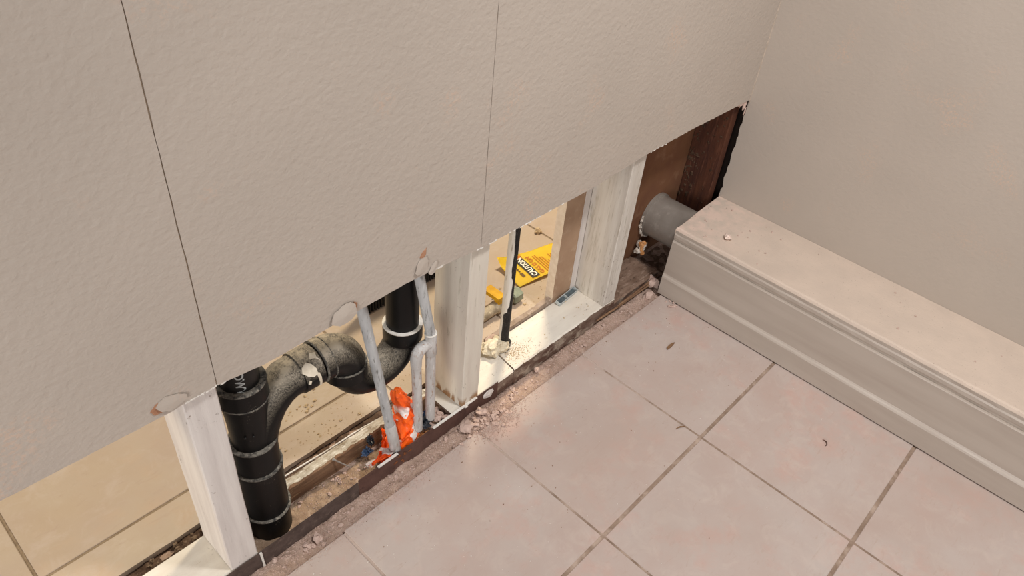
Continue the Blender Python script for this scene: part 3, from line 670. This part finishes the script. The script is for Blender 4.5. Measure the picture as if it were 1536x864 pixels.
sub('sealant', bm, 'whitechunk', v, False)
bm = bmesh.new()
for k in range(5): lump(bm, (.355+.010*math.sin(k*2.4), .416-.006*k*.5, .048+.007*math.cos(k*1.7)), .008, 2, .6, 2, (1, .8, 1.1), k+20)
o = obj('plaster_wad', bm, M['whitechunk']); tag(o, 'lumpy white plaster wad beside the metal duct', 'plaster')
bm = bmesh.new(); tube(bm, [(.345, .409, .066), (.350, .405, .058), (.348, .402, .046), (.352, .400, .034)], [.004, .006, .005, .006], 9, wob=.6); lump(bm, (.356, .404, .062), .007, 2, .6, 2, (1, .7, .8), 31)
obj('orange_shred', bm, M['dirtyorange'], o)

# ------------------------------------------------------------------ orange bag, tape, nail, clip
bm = bmesh.new()
R = [(.150, -.4335, .374, .004, .004), (.142, -.4330, .374, .009, .008), (.125, -.4290, .374, .0135, .012), (.112, -.4250, .374, .0125, .012), (.095, -.4190, .373, .0175, .016), (.075, -.4165, .371, .0215, .019), (.055, -.4180, .369, .025, .021), (.038, -.4240, .367, .030, .021), (.024, -.4330, .365, .035, .020), (.012, -.4400, .363, .040, .018), (.002, -.444, .363, .040, .017)]
RR = []
for a, b in zip(R, R[1:]):
    for q in range(3): RR.append([a[i] + (b[i]-a[i])*q/3 for i in range(5)])
RR.append(R[-1]); rings = []
for z, cx, cy, rx, ry in RR:
    ring = []
    for k in range(40):
        an = 2*math.pi*k/40; q = Vector((cx + rx*math.cos(an), cy + ry*math.sin(an), z))
        f = 1 + .24*noise.noise(q*95) + .16*abs(noise.noise(q*210 + Vector((3, 1, 2)))) + .10*math.sin(an*7 + z*130)
        q = Vector((cx + rx*f*math.cos(an), max(.3445, cy + ry*f*math.sin(an)), z + .004*noise.noise(q*120 + Vector((9, 0, 0)))))
        ring.append(bm.verts.new(q))
    rings.append(ring)
for a, b in zip(rings, rings[1:]):
    for k in range(40): bm.faces.new((a[k], a[(k+1) % 40], b[(k+1) % 40], b[k]))
bm.faces.new(rings[0]); bm.faces.new(rings[-1][::-1])
# loose lobes: left of the pipe and a tail lying along the strip
bag = obj('plastic_bag', bm, M['bag']); tag(bag, 'crumpled orange plastic bag with white print stuffed around a copper pipe', 'bag')
def sheet(name, P, nu, nv, mat, parent, amp, seed, th=.0008):
    bm = bmesh.new(); g = []
    for i in range(nu+1):
        row = []
        for j in range(nv+1):
            u = i/nu; w = j/nv
            p = (Vector(P[0])*(1-u)+Vector(P[1])*u)*(1-w) + (Vector(P[3])*(1-u)+Vector(P[2])*u)*w
            d = Vector([noise.noise(p*110 + Vector((seed+k*9, k, 0))) for k in range(3)]) * amp
            p = p + d; p.y = max(p.y, .3445) if p.z < .033 and p.x < -.2 else p.y
            row.append(bm.verts.new(p))
        g.append(row)
    for i in range(nu):
        for j in range(nv): bm.faces.new((g[i][j], g[i+1][j], g[i+1][j+1], g[i][j+1]))
    res = bmesh.ops.solidify(bm, geom=list(bm.faces), thickness=th)
    return obj(name, bm, mat, parent)
sheet('loose_fold', [(-.478, .366, .012), (-.470, .372, .075), (-.463, .377, .068), (-.462, .366, .008)], 10, 6, M['bag'], bag, .006, 2)
sheet('loose_fold', [(-.512, .3455, .030), (-.515, .366, .018), (-.455, .369, .020), (-.452, .3455, .044)], 16, 8, M['bag'], bag, .010, 5)
sheet('loose_fold', [(-.455, .347, .045), (-.458, .356, .020), (-.420, .358, .030), (-.415, .348, .062)], 12, 8, M['bag'], bag, .009, 9)
def wad(loc, r, mat, label, seed, sc=(1, 1, 1)):
    bm = bmesh.new(); lump(bm, loc, r, 3, .7, 2.6, sc, seed); o = obj('tape_wad', bm, M[mat]); return tag(o, label, 'tape', 'plastic tape wads at the pipe feet')
wad((-.391, .3555, .045), .0125, 'blacktape', 'black plastic wad at the foot of the paired copper pipes', 3, (1, .8, .9))
wad((-.3765, .3570, .060), .0085, 'bluetape', 'dark blue plastic scrap behind the paired copper pipes', 8, (1, .7, 1.2))
wad((-.489, .392, .012), .008, 'bluetape', 'dark blue plastic scrap left of the orange bag', 12, (1, .8, 1))
wad((-.476, .397, .026), .009, 'blacktape', 'black plastic scrap between the orange bag and wood strip', 15, (.6, .8, 1.3))
bm = bmesh.new(); lump(bm, (-.402, .352, .012), .011, 3, .6, 2.2, (1.6, .5, .8), 17); o = obj('rusty_scrap', bm, M['dirtyorange']); tag(o, 'rusty brown scrap behind the metal strip right of the orange bag', 'scrap')
bm = bmesh.new(); tube(bm, [(-.549, .4055, .031), (-.540, .398, .020), (-.527, .388, .006)], [.0016, .0013, .0010], 10); tube(bm, [(-.5495, .4060, .0315), (-.5485, .405, .0303)], .0028, 12)
o = obj('nail', bm, M['nail']); tag(o, 'grey nail sticking out of the splintered wood strip', 'nail')
# clip lying on the plate
cl = empty('metal_clip', (.082, .4155, .0355)); cl.rotation_euler = (math.radians(14), 0, math.radians(5)); tag(cl, 'small open zinc box clip lying on the sole plate against the scuffed stud', 'clip')
for nm, d in (('base', (-.033, .033, -.0055, .0055, .0, .0012)), ('side', (-.033, .033, -.0068, -.0055, .0, .0085)), ('side', (-.033, .033, .0055, .0068, .0, .0085)), ('end', (-.0342, -.033, -.0068, .0068, .0, .0085)), ('divider', (-.004, -.0025, -.0055, .0055, .0012, .0075)), ('end', (.033, .0342, -.0068, .0068, .0, .0085))):
    bxo(nm, d, M['zinc' if nm != 'base' else 'zincdark'], cl, .0003)
# ------------------------------------------------------------------ far room things: tag, valve, ribbed panel
tg = empty('caution_tag', (.14, .57, .003)); tag(tg, 'yellow caution card lying on the far floor behind the gas pipe', 'tag')
ux = Vector((.985, -.17, 0)).normalized(); uy = Vector((.17, .985, 0)).normalized(); TO = Vector((.0586, .5324, .002))
TL, TW = .235, .092
def tagpt(a, b, off=0):           # a down the card's length, b across its width
    p = TO + ux*a + uy*b
    s = b/TW; z = .003 + .010*max(0, 1-a/.06)**2*s + .006*math.sin(a*14) + .006*s*(1-s) + .016*max(0, s-.80)*5*max(0, 1-a/.1)
    return Vector((p.x, p.y, z + .0005 + off))
bm = bmesh.new(); g = [[bm.verts.new(tagpt(TL*i/30, TW*j/14 + (0 if i else 0))) for j in range(15)] for i in range(31)]
for i in range(30):
    for j in range(14): bm.faces.new((g[i][j], g[i+1][j], g[i+1][j+1], g[i][j+1]))
bmesh.ops.solidify(bm, geom=list(bm.faces), thickness=.0006)
card = keep(obj('card', bm, M['yellow'], smooth=True), tg)
def tagprint(name, quads, mat, off):
    bm = bmesh.new()
    for a0, a1, b0, b1 in quads:
        n = 8; m_ = 10
        g = [[bm.verts.new(tagpt(a0 + (a1-a0)*i/n, b0 + (b1-b0)*j/m_, off)) for j in range(m_+1)] for i in range(n+1)]
        for i in range(n):
            for j in range(m_): bm.faces.new((g[i][j], g[i+1][j], g[i+1][j+1], g[i][j+1]))
    return keep(obj(name, bm, M[mat]), tg)
def tagtext(body, size, a, b, mat, name, off=.0016, bold=0, sx=1):
    me = text_mesh(body, size, 0, bold); bm = bmesh.new(); bm.from_mesh(me); bpy.data.meshes.remove(me)
    for v in bm.verts: v.co = tagpt(a - v.co.y, b + v.co.x*sx, off)
    return keep(obj(name, bm, M[mat]), tg)
tagprint('band', [(.044, .066, .006, .086)], 'tagblack', .0010)
tagprint('flame', [(.047, .064, .0795, .0835), (.051, .065, .0765, .0800), (.054, .065, .0830, .0860)], 'tagbrown', .0015)
tagtext('CAUTION', .0195, .0625, .009, 'tagwhite', 'lettering', .0018, .0006, .80)
tagtext('GAS IS ON', .0155, .083, .008, 'tagbrown', 'lettering', .0014, .0004, .92)
lines = [(a, a+.0022, .008, .030 + .05*random.Random(int(a*9999)).random()) for a in [.090 + .0065*k for k in range(20)]]
tagprint('print_lines', lines, 'tagbrown', .0013)
tagprint('logo_block', [(.026, .0335, .020, .034)], 'tagbrown2', .0013)
tagprint('logo_line', [(.0275, .0325, .038+.007*k, .0425+.007*k) for k in range(6)], 'tagbrown2', .0013)

vl = empty('gas_valve', (-.02, .51, 0)); tag(vl, 'dusty gas valve with a yellow handle lying on the far floor', 'valve')
bm = bmesh.new(); tube(bm, [(-.125, .507, .016), (-.05, .509, .016), (-.046, .509, .016), (-.038, .509, .016), (-.034, .509, .016), (.0, .510, .016)], [.013, .013, .016, .016, .013, .013], 18); sub('body', bm, 'valvebody', vl)
bm = bmesh.new(); tube(bm, [(.004, .510, .016), (.006, .510, .016), (.030, .511, .016), (.032, .511, .016)], [.014, .0175, .0175, .013], 6); sub('nut', bm, 'valvenut', vl, False)
bm = bmesh.new(); box(bm, -.046, -.030, .500, .516, .026, .042, .002); sub('stem', bm, 'valveyellow', vl, False)
bm = bmesh.new(); prism_y(bm, [(-.050, .040), (-.026, .040), (-.024, .046), (-.048, .047)], .500, .548); sub('handle', bm, 'valveyellow', vl, False)
rb = empty('ribbed_panel', (-.12, .70, 0)); tag(rb, 'black ribbed plastic panel standing on the far floor behind the trap', 'panel')
keep(bxo('backing', (-.262, .01, .692, .70, .001, .16), M['blackrib'], None, 0), rb)
rm = bmesh.new(); box(rm, -.0022, .0022, -.006, .002, 0, .157, .0006); rme = bpy.data.meshes.new('rib'); rm.to_mesh(rme); rm.free(); rme.materials.append(M['blackrib'])
for k in range(36):
    o = bpy.data.objects.new('rib', rme); COL.objects.link(o); o.location = (-.2585 + k*.0075, .690, .002); keep(o, rb)

# ------------------------------------------------------------------ rubble: crumbs as individuals, dust as stuff
def lump_mesh(name, sub_, seed, mat, sc):
    bm = bmesh.new(); lump(bm, (0, 0, 0), 1, sub_, .55, 1.5, sc, seed); me = bpy.data.meshes.new(name); bmesh.ops.recalc_face_normals(bm, faces=bm.faces); bm.to_mesh(me); bm.free(); me.materials.append(M[mat]); return me
PK = [lump_mesh('crumb', 2, k, 'chunk', (1, .8, .62)) for k in range(5)]
TN = [lump_mesh('crumb', 2, k+20, 'tanchunk', (1, .8, .6)) for k in range(4)]
DK = [lump_mesh('crumb', 2, k+40, 'gapstone', (1, .8, .6)) for k in range(4)]
def crumb(meshes, x, y, z, r_, rnd, label, group, name='plaster_crumb', cat='rubble', zs=1):
    o = bpy.data.objects.new(name, rnd.choice(meshes)); COL.objects.link(o); o.location = (x, y, z)
    o.rotation_euler = (rnd.uniform(-.4, .4), rnd.uniform(-.4, .4), rnd.uniform(0, 6.28)); o.scale = (r_, r_, r_*zs)
    return tag(o, label, cat, group)
rd = random.Random(21)
for k in range(95):
    x = rd.uniform(-.76, .33); y = rd.uniform(.303, .336); q = rd.choice([rd.uniform(.0018, .0032), rd.uniform(.002, .0050)])
    crumb(PK, x, y, trench_z(x, y)+q*.35, q, rd, 'pink plaster crumb lying in the trench beside the wall', 'crumbs in the trench')
for k in range(60):
    x = rd.gauss(-.264, .028); y = rd.gauss(.305, .014); y = min(y, .333); q = rd.uniform(.0022, .0050)
    z = trench_z(x, y) if y > YT+.004 else 0
    crumb(PK, x, y, z+q*.4, q, rd, 'pink plaster crumb in the heap below the middle stud', 'crumbs in the rubble heap')
crumb(PK, -.316, .318, .006, .0135, rd, 'largest pink plaster chunk at the left end of the rubble heap', None, 'plaster_chunk')
crumb(PK, -.273, .324, .010, .0105, rd, 'upper pink plaster chunk against the metal strip end', None, 'plaster_chunk')
crumb(PK, -.645, .318, -.002, .0085, rd, 'rounded pink stone in the trench below the black stack', None, 'plaster_chunk')
crumb(PK, .272, .318, -.001, .0125, rd, 'broken pink brick chunk at the trench end by the baseboard', None, 'plaster_chunk')
crumb(PK, .3105, .333, .010, .015, rd, 'upright pink mortar chunk against the baseboard end', None, 'plaster_chunk', zs=1.3)
crumb(PK, -.105, .330, .001, .006, rd, 'pale plaster chunk against the sole plate edge', None, 'plaster_chunk')
for k in range(22):
    x = rd.gauss(-.352, .016); y = rd.uniform(.350, .385); q = rd.uniform(.004, .008)
    crumb(PK, x, y, .006+.024*max(0, 1-abs(x+.352)/.03)*(1-(y-.35)/.06)+rd.uniform(0, .006), q, rd, 'pinkish rubble piece packed between the copper pipes and middle stud', 'rubble beside the copper pipes')
for k in range(22):
    x = rd.uniform(-.645, -.50); y = rd.uniform(.35, .40); q = rd.uniform(.0018, .0040)
    crumb(PK, x, y, hollow_z(x, y)+q*.3, q, rd, 'small plaster crumb in the hollow right of the black stack', 'crumbs in the open hollow')
for k in range(34):
    x = rd.uniform(-.98, -.75); y = rd.uniform(.432, .462); q = rd.uniform(.002, .0050)
    crumb(DK, x, y, -.006+q*.3, q, rd, 'small brown stone in the gap behind the leftmost sole plate', 'stones in the gap')
for k in range(26):
    x = rd.uniform(-.70, -.42); y = rd.choice([rd.uniform(.475, .50), rd.uniform(.475, .60)]); q = rd.uniform(.0010, .0028)
    crumb(TN, x, y, q*.35, q, rd, 'tan plaster crumb on the far floor behind the drain trap', 'crumbs on the far floor')
for k in range(10):
    x = rd.gauss(-.505, .02); y = rd.gauss(.565, .012); q = rd.uniform(.002, .004)
    crumb(TN, x, y, q*.3, q, rd, 'tan plaster bit clustered on the far floor under the elbow', 'crumb cluster on the far floor')
for k in range(24):
    x = rd.uniform(-.05, .20); y = rd.uniform(.455, .60); q = rd.uniform(.0018, .0042)
    crumb(TN, x, y, q*.35, q, rd, 'pale plaster crumb on the far floor near the yellow card', 'crumbs near the yellow card')
crumb(TN, .259, .655, .004, .011, rd, 'pale plaster chip on the far floor grout line beyond the yellow card', None, 'plaster_chunk')
for k in range(9):
    x = rd.gauss(.2945, .0075)-.010; y = rd.gauss(.262, .009); q = rd.uniform(.002, .0042)
    crumb(PK, min(x, B-.002), y, q*.5, q, rd, 'pale crumb in the small heap at the foot of the baseboard', 'crumbs at the baseboard foot')
o = crumb([lump_mesh('chip', 2, 3, 'palechip', (1, .7, .5))], .3713, .2159, .177, .0105, rd, 'large pale plaster chip lying on the dusty ledge top', None, 'plaster_chunk', zs=1.0); o.location.z = .1785
for k in range(30):
    x = rd.uniform(.325, .52); y = rd.uniform(.12, .32) if k < 22 else rd.uniform(-.35, .1); q = rd.uniform(.0010, .0026)
    crumb(PK, x, y, .1789-.0755*(x-.312)+q*.4, q, rd, 'tiny plaster grain on the dusty ledge top', 'grains on the ledge top')
for k in range(16):
    x = rd.uniform(-.20, .10); y = rd.uniform(.35, .41)
    if abs(x+.14) < .03: continue
    q = rd.uniform(.0009, .0018); crumb(TN, x, y, .0342, q, rd, 'tiny crumb on the cream sole plate', 'grains on the sole plate')
def dust(name, n, fn, rmin, rmax, mat, label, cat):
    bm = bmesh.new(); r = random.Random(len(name)+n)
    for _ in range(n):
        p = fn(r)
        if p is None: continue
        q = r.uniform(rmin, rmax); res = bmesh.ops.create_icosphere(bm, subdivisions=1, radius=q) if False else None
        vs = [bm.verts.new(Vector(p) + Vector((q*a*r.uniform(.6, 1.3), q*b*r.uniform(.6, 1.3), q*c))) for a, b, c in ((1, 0, 0), (-.5, .87, 0), (-.5, -.87, 0), (0, 0, .9))]
        for f in ((0, 1, 3), (1, 2, 3), (2, 0, 3), (0, 2, 1)): bm.faces.new([vs[i] for i in f])
    return tag(obj(name, bm, M[mat]), label, cat, kind='stuff')
def f_trench(r):
    x = r.uniform(-.80, .33); y = r.uniform(.301, .339); return (x, y, trench_z(x, y))
dust('plaster_grit', 3600, f_trench, .0007, .0023, 'chunk', 'fine pink plaster grit filling the trench', 'grit')
def f_heap(r):
    x = r.gauss(-.262, .032); y = r.gauss(.300, .018)
    if y > .336: return None
    return (x, y, trench_z(x, y) if y > YT+.003 else .0003)
dust('plaster_grit', 2400, f_heap, .0006, .0020, 'chunk', 'fine plaster grit spilled on the tiles below the middle stud', 'grit')
def f_lip(r):
    x = r.uniform(-.78, .28); y = .2985 - abs(r.gauss(0, .009))*(1+.8*noise.noise(Vector((x*9, 0, 0)))); return (x, y, .0003)
dust('plaster_grit', 2600, f_lip, .0003, .0009, 'chunk', 'powdery plaster dust along the broken tile edge', 'grit')
def f_floor(r):
    x = r.uniform(-.75, .29); y = .297 - abs(r.gauss(0, .22))
    if y < -.4: return None
    return (x, y, .0003)
dust('plaster_grit', 300, f_floor, .0004, .0013, 'white', 'scattered pale specks on the near tiles', 'grit')
dust('dirt_specks', 110, f_floor, .0005, .0016, 'bark', 'scattered brown specks on the near tiles', 'grit')
def f_hollow(r):
    x = r.uniform(-.638, -.335); y = r.uniform(.345, .404); return (x, y, hollow_z(x, y))
dust('plaster_grit', 1100, f_hollow, .0005, .0017, 'chunk', 'gritty mortar dust inside the open hollow', 'grit')
def f_plate(r): return (r.gauss(-.125, .018), r.gauss(.372, .014), .0339)
dust('sawdust', 420, f_plate, .0005, .0013, 'tanchunk', 'brown grit at the foot of the gas pipe', 'grit')
def f_far(r):
    x = r.uniform(-.72, .25); y = .47 + abs(r.gauss(0, .05)); return (x, y, .0003)
dust('plaster_grit', 500, f_far, .0005, .0016, 'tanchunk', 'fine tan grit along the edge of the far floor', 'grit')
# ------------------------------------------------------------------ small bits on the floor
bm = bmesh.new(); slab_xy(bm, [(-.012, -.0035), (-.004, -.0045), (.006, -.003), (.014, -.0005), (.010, .003), (0, .0038), (-.009, .002)], 0, .003)
o = obj('wood_chip', bm, M['bark']); o.location = (.1645, .1822, .0008); o.rotation_euler = (0, 0, -.05); o.scale = (1.15, .8, 1); tag(o, 'brown wood chip lying alone on the tile near the baseboard', 'wood chip')
bm = bmesh.new(); tube(bm, [(-.007, -.004, .001), (-.002, -.005, .0012), (.003, -.002, .002), (.005, .003, .0014), (.004, .007, .001)], [.0005, .0009, .0009, .0008, .0004], 8)
o = obj('curled_shaving', bm, M['darkwood']); o.location = (.1686, -.176, .0006); tag(o, 'thin dark curled shaving on the middle right tile', 'shaving')
bm = bmesh.new(); tube(bm, [(-.010, 0, .001), (0, .001, .0018), (.010, -.001, .001)], [.0006, .0014, .0005], 8)
o = obj('wood_sliver', bm, M['bark']); o.location = (-.011, .040, .0006); o.rotation_euler = (0, 0, -.4); tag(o, 'small brown sliver beside the grout crossing', 'sliver')
for k, (a, b, z, lab) in enumerate([((.10, .3375), (.335, .333), .006, 'long brown wood splinter lying against the corner sole plate'), ((.17, .3335), (.34, .338), .012, 'upper thin wood splinter at the trench end by the baseboard')]):
    bm = bmesh.new(); n = 14
    tube(bm, [(a[0]+(b[0]-a[0])*i/n, a[1]+(b[1]-a[1])*i/n + .0008*n3(i*.3, k, 0, 1), z + .0012*n3(i*.4, 0, k, 1)) for i in range(n+1)], [.0006]+[.0026+.001*n3(i*.5, k, 3, 1) for i in range(n-1)]+[.0006], 7)
    o = obj('wood_splinter', bm, M['oldwood']); tag(o, lab, 'splinter', 'wood splinters in the trench')
